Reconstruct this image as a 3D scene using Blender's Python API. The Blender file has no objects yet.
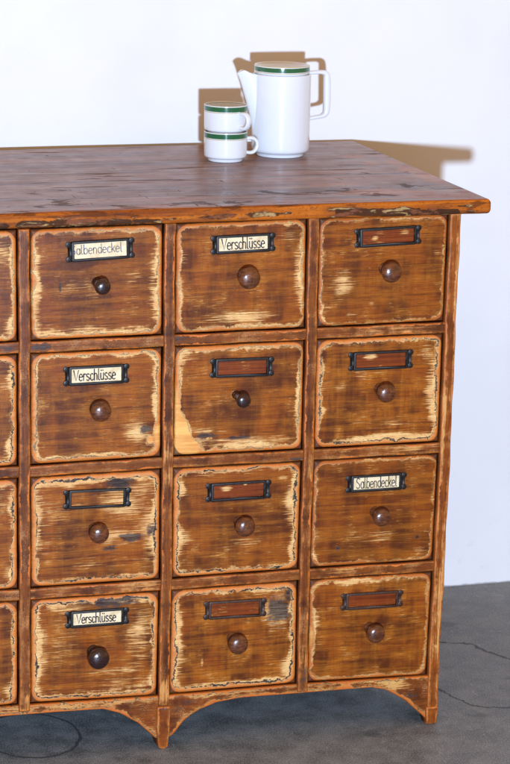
import bpy, math, random
import numpy as np
random.seed(7)
C = bpy.context.scene.collection
V3 = lambda *a: np.array(a, float)

# ------------------------------------------------------------------ basics
def lin(r, g, b):
    f = lambda c: (c/12.92 if c <= .04045 else ((c+.055)/1.055)**2.4)
    return (f(r/255), f(g/255), f(b/255), 1)

WPOS = {}
def thing(name, loc, label=None, cat=None, group=None):
    o = bpy.data.objects.new(name, None); C.objects.link(o)
    o.location = loc; o.empty_display_size = .05; WPOS[o] = V3(*loc)
    if label: o['label'] = label
    if cat: o['category'] = cat
    if group: o['group'] = group
    return o

def obj(name, verts, faces, mats, parent=None, origin=None, smooth=True, attrs=None, midx=None):
    verts = np.asarray(verts, float)
    og = V3(*origin) if origin is not None else verts.mean(0)
    me = bpy.data.meshes.new(name)
    me.from_pydata([tuple(v) for v in (verts-og)], [], [tuple(f) for f in faces])
    me.update()
    if not isinstance(mats, (list, tuple)): mats = [mats]
    for m in mats: me.materials.append(m)
    if midx is not None: me.polygons.foreach_set('material_index', np.asarray(midx, np.int32))
    me.polygons.foreach_set('use_smooth', np.full(len(me.polygons), smooth))
    for k, a in (attrs or {}).items():
        a = np.asarray(a, np.float32)
        t = 'FLOAT_VECTOR' if a.ndim == 2 else 'FLOAT'
        at = me.attributes.new(k, t, 'POINT')
        at.data.foreach_set('vector' if a.ndim == 2 else 'value', a.ravel())
    o = bpy.data.objects.new(name, me); C.objects.link(o)
    WPOS[o] = og
    if parent is not None:
        o.parent = parent; o.location = og - WPOS[parent]
    else: o.location = og
    return o

class MB:                                           # mesh collector
    def __init__(s): s.v = []; s.f = []; s.m = []
    def add(s, v, f, m=0):
        n = len(s.v); s.v += [tuple(x) for x in v]; s.f += [tuple(i+n for i in q) for q in f]; s.m += [m]*len(f)
    def box(s, a, b, m=0):
        x0, y0, z0 = a; x1, y1, z1 = b
        v = [(x0,y0,z0),(x1,y0,z0),(x1,y1,z0),(x0,y1,z0),(x0,y0,z1),(x1,y0,z1),(x1,y1,z1),(x0,y1,z1)]
        s.add(v, [(0,3,2,1),(4,5,6,7),(0,1,5,4),(1,2,6,5),(2,3,7,6),(3,0,4,7)], m)
    def lathe(s, prof, axis='z', at=(0,0,0), n=48, m=0, cap=True):
        v = []; f = []
        for r, h in prof:
            for k in range(n):
                a = 2*math.pi*k/n
                if axis == 'z': v.append((at[0]+r*math.cos(a), at[1]+r*math.sin(a), at[2]+h))
                else: v.append((at[0]+r*math.cos(a), at[1]-h, at[2]+r*math.sin(a)))   # h towards -Y
        for i in range(len(prof)-1):
            for k in range(n):
                k2 = (k+1) % n
                f.append((i*n+k, i*n+k2, (i+1)*n+k2, (i+1)*n+k))
        if cap:
            f.append(tuple(range(n))[::-1]); f.append(tuple((len(prof)-1)*n+k for k in range(n)))
        s.add(v, f, m)
    def sweep(s, path, ra, rb, side, n=12, m=0, closed=False, p=2.0):   # superellipse section: ra in the plane of path, rb along side
        P = [V3(*q) for q in path]; side = V3(*side); L = len(P); v = []; f = []
        for i in range(L):
            a = P[(i-1) % L] if (closed or i) else P[0]; b = P[(i+1) % L] if (closed or i < L-1) else P[-1]
            t = b-a; t /= np.linalg.norm(t); nn = np.cross(side, t); nn /= np.linalg.norm(nn)
            A = ra[i] if hasattr(ra, '__len__') else ra; B = rb[i] if hasattr(rb, '__len__') else rb
            for k in range(n):
                c, d = math.cos(2*math.pi*k/n), math.sin(2*math.pi*k/n)
                c = math.copysign(abs(c)**(2/p), c); d = math.copysign(abs(d)**(2/p), d)
                v.append(P[i] + nn*A*c + side*B*d)
        for i in range(L if closed else L-1):
            j = (i+1) % L
            for k in range(n):
                k2 = (k+1) % n; f.append((i*n+k, i*n+k2, j*n+k2, j*n+k))
        if not closed: f.append(tuple(range(n))[::-1]); f.append(tuple((L-1)*n+k for k in range(n)))
        s.add(v, f, m)
    def build(s, name, mats, parent=None, origin=None, smooth=True):
        o = obj(name, s.v, s.f, mats, parent, origin, smooth, midx=s.m)
        return o

# ------------------------------------------------------------------ node helper
class NT:
    def __init__(s, name):
        s.mat = bpy.data.materials.new(name); s.mat.use_nodes = True
        s.t = s.mat.node_tree; s.n = s.t.nodes; s.l = s.t.links
        s.bsdf = s.n['Principled BSDF']
    def put(s, sock, v):
        if isinstance(v, bpy.types.NodeSocket): s.l.new(v, sock)
        else: sock.default_value = v
    def attr(s, name, vec=False):
        a = s.n.new('ShaderNodeAttribute'); a.attribute_name = name
        return a.outputs['Vector' if vec else 'Fac']
    def m(s, op, a, b=0., c=0.):
        q = s.n.new('ShaderNodeMath'); q.operation = op
        for i, x in enumerate((a, b, c)): s.put(q.inputs[i], x)
        return q.outputs[0]
    def mad(s, a, b, c): return s.m('MULTIPLY_ADD', a, b, c)
    def ss(s, x, a, b, lo=0., hi=1.):
        q = s.n.new('ShaderNodeMapRange'); q.interpolation_type = 'SMOOTHSTEP'
        for k, v in zip(('Value','From Min','From Max','To Min','To Max'), (x, a, b, lo, hi)): s.put(q.inputs[k], v)
        return q.outputs[0]
    def vmul(s, p, k, off=(0,0,0)):
        q = s.n.new('ShaderNodeVectorMath'); q.operation = 'MULTIPLY_ADD'
        s.put(q.inputs[0], p); q.inputs[1].default_value = k; q.inputs[2].default_value = off
        return q.outputs[0]
    def noise(s, p, k, detail=3., rough=.55, off=(0,0,0), dist=0.):
        q = s.n.new('ShaderNodeTexNoise'); s.put(q.inputs['Vector'], s.vmul(p, k, off))
        q.inputs['Scale'].default_value = 1; q.inputs['Detail'].default_value = detail
        q.inputs['Roughness'].default_value = rough; q.inputs['Distortion'].default_value = dist
        return q.outputs[0]
    def mix(s, f, a, b):
        q = s.n.new('ShaderNodeMix'); q.data_type = 'RGBA'
        s.put(q.inputs[0], f); s.put(q.inputs[6], a); s.put(q.inputs[7], b)
        return q.outputs[2]
    def bump(s, h, strength, dist):
        q = s.n.new('ShaderNodeBump'); q.inputs['Strength'].default_value = strength; q.inputs['Distance'].default_value = dist
        s.put(q.inputs['Height'], h); s.l.new(q.outputs[0], s.bsdf.inputs['Normal'])
    def out(s, col, rough, spec=.5, **k):
        s.put(s.bsdf.inputs['Base Color'], col); s.put(s.bsdf.inputs['Roughness'], rough)
        s.bsdf.inputs['Specular IOR Level'].default_value = spec
        for a, b in k.items(): s.put(s.bsdf.inputs[a], b)
        return s.mat

# ------------------------------------------------------------------ materials
def worn_wood(name, dark, mid, gold, rimc, pale, rim_w, pale_w, pale_k, line_w, scratch=.6, wig=.022, fleck=0., grime=.0, band_k=1.):
    """old stained softwood: grain along p.x, worn edges by the distance attribute d"""
    t = NT(name); P = t.attr('p', True); d = t.attr('d'); wear = t.attr('wear'); dk = t.attr('dark'); rx = t.attr('rim'); tone = t.attr('tone'); red = t.attr('red')
    nA = t.noise(P, (48,1,48), 4, .6); nA2 = t.noise(P, (150,1,150), 3, .6, (3,1,5))
    nS = t.noise(P, (15,1,430), 5, .66, (11,0,3)); nB = t.noise(P, (13,1,13), 3, .5, (5,2,9)); nB2 = t.noise(P, (24,1,24), 3, .55, (25,2,19))
    nV = t.noise(P, (75,1,5), 4, .6, (1,7,2)); nF = t.noise(P, (45,1,700), 3, .6, (2,3,4)); nG = t.noise(P, (5,1,70), 5, .62, (8,3,1), .4)
    nH = t.noise(P, (420,1,420), 2, .5, (4,8,1)); nT = t.noise(P, (330,1,28), 3, .6, (9,9,1))
    w = t.m('SUBTRACT', d, rx)
    w = t.mad(t.m('SUBTRACT', nA, .5), wig, w)
    w = t.mad(t.m('SUBTRACT', nA2, .5), wig*.35, w)
    w = t.mad(t.m('SUBTRACT', nS, .5), wig*.35, w)
    w = t.mad(t.m('SUBTRACT', nB, .5), wig*.55, w)
    w = t.mad(t.m('SUBTRACT', .9, t.attr('line')), .0030 if band_k == 1. else 0., w)
    # stain, brushed on unevenly, with long grain lines
    lk = t.attr('line')
    nL = t.noise(P, (3.2,1,210), 4, .65, (31,0,7), .6); nV2 = t.noise(P, (22,1,5), 3, .6, (14,1,3)); nC = t.noise(P, (22,1,520), 3, .65, (6,1,2))
    base = t.mix(t.ss(t.mad(t.m('SUBTRACT', nB, .5), 1.2, nV2), .34, .64), dark, mid)
    g = t.m('ADD', t.m('MULTIPLY', t.ss(nV, .46, .68), .3), t.m('MULTIPLY', t.ss(nB2, .42, .68), .55))
    base = t.mix(t.m('MULTIPLY', g, t.ss(tone, -1, 1, .25, 1.0)), base, gold)
    base = t.mix(t.ss(tone, 0, -1, 0, .55), base, dark)
    base = t.mix(t.m('MULTIPLY', t.ss(nL, .55, .60), .5), base, t.mix(.35, dark, lin(40,16,4)))
    base = t.mix(t.m('MULTIPLY', t.ss(nG, .56, .40), .34), base, gold)
    base = t.mix(t.m('MULTIPLY', t.ss(nT, .55, .66), .22), base, dark)
    base = t.mix(t.m('MULTIPLY', t.ss(nC, .49, .62), .5), base, dark)
    base = t.mix(t.m('MULTIPLY', red, .8), base, t.mix(t.ss(nL, .4, .6), lin(88,30,6), lin(122,50,12)))
    # pale worn wood: a thin cream band inside the rim, fading inwards as a comb of the grain
    vb = t.mad(t.m('SUBTRACT', nB2, .5), .016, rim_w+.0012)
    band = t.m('MULTIPLY', t.ss(w, vb, t.m('ADD', vb, .0034), 1, 0), t.m('MULTIPLY', t.ss(lk, .1, .75, .12*band_k, band_k), t.ss(t.mad(wear, .25, nB), .40, .54, .12, 1)))
    L = t.m('MULTIPLY', t.ss(nB, .36, .66, .25, 1.6), t.m('MULTIPLY', t.ss(lk, 0, 1, .30, 1), pale_w))
    mar = t.m('MULTIPLY', t.m('SUBTRACT', 1., t.m('MINIMUM', t.m('DIVIDE', t.m('MAXIMUM', t.m('SUBTRACT', w, rim_w), 0.), L), 1.)), pale_k)
    a = t.m('ADD', t.m('MULTIPLY', mar, .75), wear)
    a = t.mad(t.m('SUBTRACT', nS, .5), 2.3, a)
    a = t.mad(t.m('SUBTRACT', nF, .5), .9, a)
    a = t.mad(t.m('SUBTRACT', nB2, .5), 1.0, a)
    a = t.m('MULTIPLY', a, t.ss(red, 0, 1, 1, .75))
    pm = t.m('MAXIMUM', t.ss(a, .58, .80), band)
    palec = t.mix(t.ss(nG, .35, .65), pale, t.mix(.4, pale, rimc))
    palec = t.mix(t.m('MULTIPLY', t.ss(nF, .45, .62), .5), palec, gold)
    palec = t.mix(t.m('MULTIPLY', t.ss(nA2, .56, .68), .35), palec, lin(120,104,90))
    col = t.mix(t.m('MULTIPLY', t.ss(a, .40, .66), .55), base, t.mix(.25, gold, pale))
    col = t.mix(t.m('MULTIPLY', pm, .95), col, palec)
    sc = t.m('MULTIPLY', t.ss(t.m('ADD', nF, t.m('MULTIPLY', t.m('SUBTRACT', nB2, .5), .7)), .650, .705), scratch)
    col = t.mix(sc, col, t.mix(.3, gold, pale))
    if fleck: col = t.mix(t.m('MULTIPLY', t.ss(t.mad(t.m('SUBTRACT', nB2, .5), .8, nH), .62, .7), fleck), col, lin(225,200,165))
    # tiny dark pits, worm holes
    col = t.mix(t.m('MULTIPLY', t.ss(nH, .7, .76), .6), col, lin(48,28,20))
    # dark stains
    dd = t.m('ADD', dk, t.m('ADD', t.m('MULTIPLY', t.m('SUBTRACT', nS, .5), 2.2), t.m('MULTIPLY', t.m('SUBTRACT', nA, .5), 1.6)))
    dd = t.m('MULTIPLY', dd, t.ss(dk, .02, .15))
    col = t.mix(t.m('MULTIPLY', t.ss(dd, .36, .66), .9), col, t.mix(t.ss(nS, .42, .6), lin(24,18,16), lin(74,62,56)))
    # bare rim
    rim = t.ss(w, rim_w-.0012, rim_w, 1, 0)
    rc = t.mix(t.m('MULTIPLY', t.ss(d, .002, .0085), t.ss(nA, .3, .6, .45, 1)), rimc, t.mix(.42, rimc, pale)); rc = t.mix(t.m('MULTIPLY', t.ss(nG, .42, .66), .5), rc, t.mix(.45, rimc, mid)); rc = t.mix(t.m('MULTIPLY', t.ss(nA2, .5, .7), .35), rc, mid)
    if band_k == 1.: rc = t.mix(t.m('MULTIPLY', t.ss(rx, .004, .010), .85), rc, t.mix(t.ss(nG, .35, .6), lin(236,178,92), lin(206,138,62))); rc = t.mix(t.m('MULTIPLY', t.ss(nC, .5, .66), .35), rc, t.mix(.4, rimc, mid))
    col = t.mix(t.m('MULTIPLY', rim, .95), col, rc)
    if band_k == 1.: col = t.mix(t.m('MULTIPLY', rim, t.ss(lk, .7, .1, 0, .55)), col, mid)
    if line_w:
        lw = t.m('MULTIPLY', t.m('MULTIPLY', t.ss(t.mad(wear, .10, nB2), .40, .68, .4, 1.55), line_w), t.ss(lk, 0, 1, .45, 1.1))
        lm = t.ss(t.m('ABSOLUTE', t.m('SUBTRACT', w, t.mad(lw, .6, rim_w))), t.m('MULTIPLY', lw, .4), lw, 1, 0)
        lm = t.m('MULTIPLY', lm, t.m('MULTIPLY', t.ss(t.mad(wear, .14, nA), .36, .52, .1, 1), lk))
        col = t.mix(lm, col, t.mix(t.ss(nA2, .45, .6), lin(28,20,15), lin(62,52,46)))
    if grime:
        col = t.mix(t.m('MULTIPLY', t.ss(t.mad(t.m('SUBTRACT', nA, .5), .004, d), .0004, .0022, 1, 0), grime), col, lin(40,22,14))
    bare = t.m('MAXIMUM', pm, rim)
    t.bump(t.m('ADD', t.m('ADD', t.m('MULTIPLY', nF, .5), t.m('MULTIPLY', nA2, .5)), t.m('MULTIPLY', bare, -.5)), .45, .0007)
    return t.out(col, t.m('ADD', t.ss(bare, 0, 1, .34, .55), t.m('MULTIPLY', t.m('SUBTRACT', nA2, .5), .3)), .32)

M = {}
M['drawer'] = worn_wood('worn_drawer_wood', lin(78,33,6), lin(130,62,9), lin(170,98,20), lin(190,98,24), lin(222,184,118), .0076, .0120, .88, .0015, wig=.022, grime=.8)
M['strip'] = worn_wood('worn_strip_wood', lin(68,30,9), lin(110,53,15), lin(146,78,20), lin(198,102,28), lin(196,140,72), .0027, .007, .5, 0, scratch=.35, wig=.014, fleck=.10, grime=.7, band_k=.2)
M['orange'] = worn_wood('orange_bare_wood', lin(88,38,8), lin(126,60,14), lin(160,82,20), lin(192,102,32), lin(206,156,88), .003, .008, .7, 0, scratch=.5, wig=.014, grime=.5, band_k=.15)
M['apron'] = worn_wood('worn_apron_wood', lin(80,36,10), lin(122,58,15), lin(150,80,22), lin(184,94,26), lin(200,152,82), .0050, .012, .9, .0010, scratch=.6, wig=.022, fleck=.12, grime=.5, band_k=.5)

def slab_mat():
    t = NT('worn_top_wood'); P = t.attr('p', True); nose = t.attr('d'); wear = t.attr('wear'); dk = t.attr('dark'); og = t.attr('rim')
    nG = t.noise(P, (1.2,22,60), 5, .62, (1,2,3), .3); nS = t.noise(P, (2.6,44,150), 4, .62); nB = t.noise(P, (4,7,14), 4, .6, (4,4,1)); nA = t.noise(P, (22,24,60), 4, .62, (9,2,3))
    nH = t.noise(P, (160,300,300), 3, .6, (7,2,3)); nF = t.noise(P, (5,90,420), 3, .6, (2,9,3)); nM = t.noise(P, (16,24,75), 4, .65, (17,5,8), .8)
    base = t.mix(t.ss(nG, .3, .7), lin(74,38,18), lin(138,86,48))
    base = t.mix(t.m('MULTIPLY', t.ss(nB, .42, .7), .6), base, lin(142,96,66))
    base = t.mix(t.m('MULTIPLY', t.ss(nF, .54, .62), .5), base, lin(168,136,100))
    xy = t.n.new('ShaderNodeSeparateXYZ'); t.put(xy.inputs[0], P)
    yy = t.mad(t.m('SUBTRACT', nB, .5), .006, xy.outputs[1])
    for jy in (.118, .292, .487):                      # joints between the boards of the top
        base = t.mix(t.m('MULTIPLY', t.ss(t.m('ABSOLUTE', t.m('SUBTRACT', yy, jy)), .002, .007, 1, 0), .8), base, lin(38,22,16))
    for jy, k in ((.118, .25), (.487, .3)):
        base = t.mix(t.m('MULTIPLY', t.ss(yy, jy, jy+.001), k), base, t.mix(.5, lin(120,66,36), base))
    nX = t.noise(P, (110,9,16), 3, .6, (3,41,7), 1.2); base = t.mix(t.m('MULTIPLY', t.ss(nX, .70, .725), .85), base, lin(36,22,18))
    nY = t.noise(P, (12,20,20), 4, .7, (13,4,7), 1.5); base = t.mix(t.m('MULTIPLY', t.ss(nY, .60, .66), .28), base, lin(172,136,104))
    o = t.m('ADD', og, t.m('ADD', t.m('MULTIPLY', t.m('SUBTRACT', nS, .5), 1.0), t.m('MULTIPLY', t.m('SUBTRACT', nA, .5), 1.0)))
    om = t.m('MULTIPLY', t.ss(o, .30, .52), t.ss(og, .02, .2))
    base = t.mix(t.m('MULTIPLY', om, .85), base, t.mix(t.ss(nG, .35, .65), lin(136,74,24), lin(170,104,46)))
    k = t.m('MULTIPLY', t.ss(t.mad(dk, .36, nM), .665, .72), .58)
    base = t.mix(k, base, lin(36,24,20))
    nK = t.noise(P, (4,60,230), 3, .6, (33,1,7), .6); base = t.mix(t.m('MULTIPLY', t.ss(nK, .635, .67), .5), base, lin(44,28,20))
    # nose: bare orange with flaked remains of old finish
    nz = t.mix(t.ss(nG, .3, .7), lin(128,58,14), lin(192,106,28))
    nz = t.mix(t.m('MULTIPLY', t.ss(nS, .48, .62), .65), nz, lin(112,52,20)); nz = t.mix(t.m('MULTIPLY', t.m('MULTIPLY', t.ss(nB, .42, .6), t.ss(nose, .6, .95)), .85), nz, lin(96,50,26))
    f = t.m('ADD', wear, t.m('ADD', t.m('MULTIPLY', t.m('SUBTRACT', nM, .5), 2.4), t.m('MULTIPLY', t.m('SUBTRACT', nB, .5), 1.4)))
    nz = t.mix(t.m('MULTIPLY', t.ss(nM, .52, .60), .7), nz, lin(70,36,18)); nz = t.mix(t.m('MULTIPLY', t.ss(nH, .56, .64), .4), nz, lin(74,38,18))
    fm = t.m('MULTIPLY', t.ss(f, .42, .56), t.ss(wear, .03, .2))
    fc = t.mix(t.ss(nM, .56, .63), lin(50,32,20), lin(166,134,86)); fc = t.mix(t.m('MULTIPLY', t.ss(nH, .55, .66), .7), fc, lin(46,36,34))
    fc = t.mix(t.ss(nA, .52, .62), fc, lin(112,66,44))
    nz = t.mix(t.m('MULTIPLY', fm, .9), nz, fc)
    col = t.mix(t.ss(t.mad(t.m('SUBTRACT', nA, .5), .5, nose), .35, .6), base, nz)
    t.bump(t.m('ADD', nS, t.m('ADD', t.m('MULTIPLY', nH, .5), t.m('MULTIPLY', nA, .8))), .22, .0005)
    onose = t.ss(nose, .3, .6)
    dull = t.m('MAXIMUM', t.m('MAXIMUM', k, t.ss(nX, .70, .725)), t.m('MAXIMUM', onose, t.ss(nK, .63, .67)))
    t.put(t.bsdf.inputs['Specular IOR Level'], t.ss(dull, 0, 1, .23, .08))
    t.put(t.bsdf.inputs['Base Color'], col); t.put(t.bsdf.inputs['Roughness'], t.m('ADD', t.ss(nA, .3, .7, .28, .38), t.m('MULTIPLY', dull, .3)))
    return t.mat
M['slab'] = slab_mat()

def plain(name, col, rough, spec=.5, metal=0., coat=0., var=0., scale=60.):
    t = NT(name); c = col
    if var:
        tc = t.n.new('ShaderNodeTexCoord').outputs['Object']
        n = t.noise(tc, (scale,)*3, 4, .6); c = t.mix(t.ss(n, .35, .7, 0, var), col, tuple(x*.35 for x in col[:3])+(1,))
    return t.out(c, rough, spec, **{'Metallic': metal, 'Coat Weight': coat})

def knob_mat(name, a, b):
    t = NT(name); tc = t.n.new('ShaderNodeTexCoord').outputs['Object']; oi = t.n.new('ShaderNodeObjectInfo').outputs['Random']
    cm = t.n.new('ShaderNodeCombineXYZ'); t.put(cm.inputs[1], t.m('MULTIPLY', oi, 9.))
    va = t.n.new('ShaderNodeVectorMath'); t.put(va.inputs[0], tc); t.put(va.inputs[1], cm.outputs[0]); P = va.outputs[0]
    n = t.noise(P, (90,30,260), 4, .6); h = t.noise(P, (150,150,150), 4, .65, (3,0,1))
    c = t.mix(t.ss(n, .35, .65), a, b); c = t.mix(t.m('MULTIPLY', t.ss(h, .64, .70), .5), c, lin(160,104,66)); c = t.mix(t.m('MULTIPLY', t.ss(h, .4, .32), .7), c, lin(36,18,14))
    t.bump(t.m('ADD', h, t.noise(P, (70,70,70), 2, .5, (5,5,5))), .45, .0009)
    return t.out(c, t.ss(h, .3, .7, .16, .34), .5, **{'Coat Weight': .6, 'Coat Roughness': .12})
M['knob'] = knob_mat('turned_knob_wood', lin(66,31,14), lin(104,55,27))
M['knobd'] = knob_mat('dark_knob_wood', lin(30,13,12), lin(46,20,17))
M['metal'] = plain('blackened_iron', lin(46,41,38), .45, .6, .55, 0, .7, 180)
M['metalb'] = plain('rusty_brown_iron', lin(72,48,36), .5, .5, .35, 0, .8, 160)
M['carcass'] = plain('carcass_wood', lin(70,38,22), .7, .3, 0, 0, .5, 20)
M['ink'] = plain('card_ink', lin(44,42,48), .8, .2)
M['ink2'] = plain('faded_card_ink', lin(104,104,112), .8, .2)
def card_mat():
    t = NT('paper_card'); tc = t.n.new('ShaderNodeTexCoord').outputs['Object']
    n = t.noise(tc, (60,60,60), 4, .6); h = t.noise(tc, (900,900,900), 2)
    c = t.mix(t.ss(n, .4, .75), lin(222,199,158), lin(196,168,122)); t.bump(h, .2, .0002)
    return t.out(c, .75, .3)
M['card'] = card_mat()

def porcelain(name, bands):
    """glazed white ware; bands = (z0, z1, colour) painted rings"""
    t = NT(name); tc = t.n.new('ShaderNodeTexCoord').outputs['Object']
    sx = t.n.new('ShaderNodeSeparateXYZ'); t.put(sx.inputs[0], tc); z = sx.outputs[2]
    c = lin(222,225,226); rr = .16
    wob = t.m('MULTIPLY', t.m('SUBTRACT', t.noise(tc, (70,70,70), 2), .5), .0006); z = t.m('ADD', z, wob)
    rad = t.m('POWER', t.m('ADD', t.m('MULTIPLY', sx.outputs[0], sx.outputs[0]), t.m('MULTIPLY', sx.outputs[1], sx.outputs[1])), .5)
    for z0, z1, rmin, cc in bands:
        mk = t.m('MULTIPLY', t.m('MULTIPLY', t.m('GREATER_THAN', z, z0), t.m('LESS_THAN', z, z1)), t.m('GREATER_THAN', rad, rmin))
        c = t.mix(mk, c, cc)
    return t.out(c, rr, .5, **{'Coat Weight': .3, 'Coat Roughness': .06})
GREEN, GOLD = lin(34,92,58), lin(182,158,84)
M['white'] = porcelain('white_porcelain', [])
M['cup'] = porcelain('banded_cup_porcelain', [(.0446,.0537,.0385,GREEN),(.0424,.0436,.0385,GOLD),(.0551,.07,.037,GOLD)])
M['lid'] = porcelain('banded_lid_porcelain', [(.0052,.0136,.050,GREEN),(.0030,.0042,.050,GOLD),(.0150,.0162,.0505,GOLD)])

# ------------------------------------------------------------------ setting
def wall_mat():
    t = NT('white_wall_paint'); tc = t.n.new('ShaderNodeTexCoord').outputs['Object']
    n = t.noise(tc, (1.6,1,1.6), 4, .6); h = t.noise(tc, (120,120,120), 4, .6); s = t.noise(tc, (14,1,22), 5, .7, (3,1,2)); g = t.n.new('ShaderNodeSeparateXYZ'); t.put(g.inputs[0], tc)
    c = t.mix(t.ss(n, .35, .65), lin(232,230,226), lin(224,222,220))
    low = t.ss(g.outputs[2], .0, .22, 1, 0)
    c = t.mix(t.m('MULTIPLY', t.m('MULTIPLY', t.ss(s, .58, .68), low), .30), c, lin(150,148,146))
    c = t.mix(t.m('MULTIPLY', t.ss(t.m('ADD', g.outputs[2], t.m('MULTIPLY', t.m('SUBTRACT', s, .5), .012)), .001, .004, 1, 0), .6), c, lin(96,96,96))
    t.bump(t.m('ADD', h, n), .18, .0012)
    return t.out(c, .75, .25)
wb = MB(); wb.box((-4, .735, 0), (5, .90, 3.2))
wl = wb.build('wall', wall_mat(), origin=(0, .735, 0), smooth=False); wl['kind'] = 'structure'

def floor_mat():
    t = NT('grey_concrete'); tc = t.n.new('ShaderNodeTexCoord').outputs['Object']
    n = t.noise(tc, (3,3,3), 5, .62); a = t.noise(tc, (17,17,17), 5, .65, (3,1,0)); h = t.noise(tc, (210,210,210), 3, .6); s = t.noise(tc, (30,150,1), 4, .65, (5,2,0), .5); b = t.noise(tc, (9,9,9), 3, .5, (12,8,0))
    c = t.mix(t.ss(n, .3, .7), lin(88,91,91), lin(112,115,113))
    c = t.mix(t.m('MULTIPLY', t.ss(a, .40, .64), .6), c, lin(138,140,138))
    c = t.mix(t.m('MULTIPLY', t.ss(a, .46, .30), .5), c, lin(62,65,67))
    gr = t.noise(tc, (420,420,1), 4, .75, (3,3,0)); c = t.mix(t.m('MULTIPLY', t.ss(gr, .53, .60), .65), c, lin(168,168,164)); c = t.mix(t.m('MULTIPLY', t.ss(gr, .47, .40), .65), c, lin(44,46,50))
    s2 = t.noise(t.vmul(tc, (1,1,1)), (120,22,1), 4, .65, (25,12,0), 1.6); c = t.mix(t.m('MULTIPLY', t.ss(s2, .64, .68), .5), c, lin(170,170,168))
    c = t.mix(t.m('MULTIPLY', t.ss(s, .6, .7), .35), c, lin(168,168,168))
    c = t.mix(t.m('MULTIPLY', t.ss(h, .6, .72), .35), c, lin(158,158,156))
    c = t.mix(t.m('MULTIPLY', t.ss(h, .40, .3), .4), c, lin(50,52,58))
    c = t.mix(t.m('MULTIPLY', t.ss(b, .62, .70), .45), c, lin(60,62,68))
    # cracks and a ring-shaped mark, bent by noise
    q = t.n.new('ShaderNodeVectorMath'); q.operation = 'MULTIPLY_ADD'
    nz = t.n.new('ShaderNodeTexNoise'); t.put(nz.inputs['Vector'], tc); nz.inputs['Scale'].default_value = 22; nz.inputs['Detail'].default_value = 7; nz.inputs['Roughness'].default_value = .65
    sub = t.n.new('ShaderNodeVectorMath'); sub.operation = 'SUBTRACT'; t.put(sub.inputs[0], nz.outputs['Color']); sub.inputs[1].default_value = (.5,.5,.5)
    t.put(q.inputs[0], sub.outputs[0]); q.inputs[1].default_value = (.045,.045,0); t.put(q.inputs[2], tc)
    sp = t.n.new('ShaderNodeSeparateXYZ'); t.put(sp.inputs[0], q.outputs[0]); X, Y = sp.outputs[0], sp.outputs[1]
    def seg(x0, y0, x1, y1):
        dx, dy = x1-x0, y1-y0; L2 = dx*dx+dy*dy
        u = t.m('ADD', t.m('MULTIPLY', t.m('SUBTRACT', X, x0), dx/L2), t.m('MULTIPLY', t.m('SUBTRACT', Y, y0), dy/L2))
        u = t.m('MINIMUM', t.m('MAXIMUM', u, 0.), 1.)
        ex = t.m('SUBTRACT', X, t.mad(u, dx, x0)); ey = t.m('SUBTRACT', Y, t.mad(u, dy, y0))
        return t.m('SQRT', t.m('ADD', t.m('MULTIPLY', ex, ex), t.m('MULTIPLY', ey, ey)))
    pts1 = [(.80,.43),(.926,.408),(.98,.383),(.999,.336),(1.021,.278),(1.10,.20)]; pts2 = [(.70,.24),(.827,.167),(.837,.115),(.854,.068),(.886,.05),(.922,.041),(1.1,.03)]
    dm = None
    for pts in (pts1, pts2):
        for p0, p1 in zip(pts, pts[1:]):
            e = seg(*p0, *p1); dm = e if dm is None else t.m('MINIMUM', dm, e)
    ck = t.ss(t.mad(t.m('SUBTRACT', h, .5), .006, dm), .0012, .0042, 1, 0)
    c = t.mix(t.m('MULTIPLY', ck, .85), c, lin(30,31,36))
    rx, ry, rr = RING
    r = t.m('SQRT', t.m('ADD', t.m('POWER', t.m('DIVIDE', t.m('SUBTRACT', t.mad(t.m('SUBTRACT', X, g0(t, tc, 0)), -.6, X), rx), rr), 2.), t.m('POWER', t.m('DIVIDE', t.m('SUBTRACT', t.mad(t.m('SUBTRACT', Y, g0(t, tc, 1)), -.6, Y), ry), rr*RING_K), 2.)))
    rm = t.ss(t.m('ABSOLUTE', t.m('SUBTRACT', r, 1.)), .012, .05, 1, 0)
    c = t.mix(t.m('MULTIPLY', rm, t.ss(a, .3, .6, .4, .8)), c, lin(38,39,44))
    t.bump(t.m('ADD', t.m('MULTIPLY', h, .6), t.m('ADD', a, t.m('MULTIPLY', ck, -1.5))), .35, .0015)
    return t.out(c, t.ss(a, .3, .7, .5, .75), .4)
def g0(t, tc, i):
    s = t.n.new('ShaderNodeSeparateXYZ'); t.put(s.inputs[0], tc); return s.outputs[i]
RING = (.038, .115, .085); RING_K = 1.25
fl = obj('floor', [(-6,-7,0),(7,-7,0),(7,.9,0),(-6,.9,0)], [(0,1,2,3)], floor_mat(), origin=(0,0,0)); fl['kind'] = 'structure'

# ------------------------------------------------------------------ the chest
chest = thing('apothecary_chest', (.25, .35, 0), 'worn brown wooden apothecary chest of sixteen small drawers standing on grey concrete', 'chest')

def sdf_round(lx, lz, w, h, r):                       # distance inside a rounded rectangle centred at 0
    qx = np.abs(lx)-(w/2-r); qz = np.abs(lz)-(h/2-r)
    return -(np.hypot(np.maximum(qx,0), np.maximum(qz,0)) + np.minimum(np.maximum(qx,qz),0) - r)

def spaced(n, L, edge):                               # parameters in 0..1, denser at the ends
    e = np.array([0, .08, .2, .36, .55, .78])*edge/L
    inner = np.linspace(edge/L, 1-edge/L, n)
    return np.concatenate([e, inner, (1-e)[::-1]])

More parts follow.
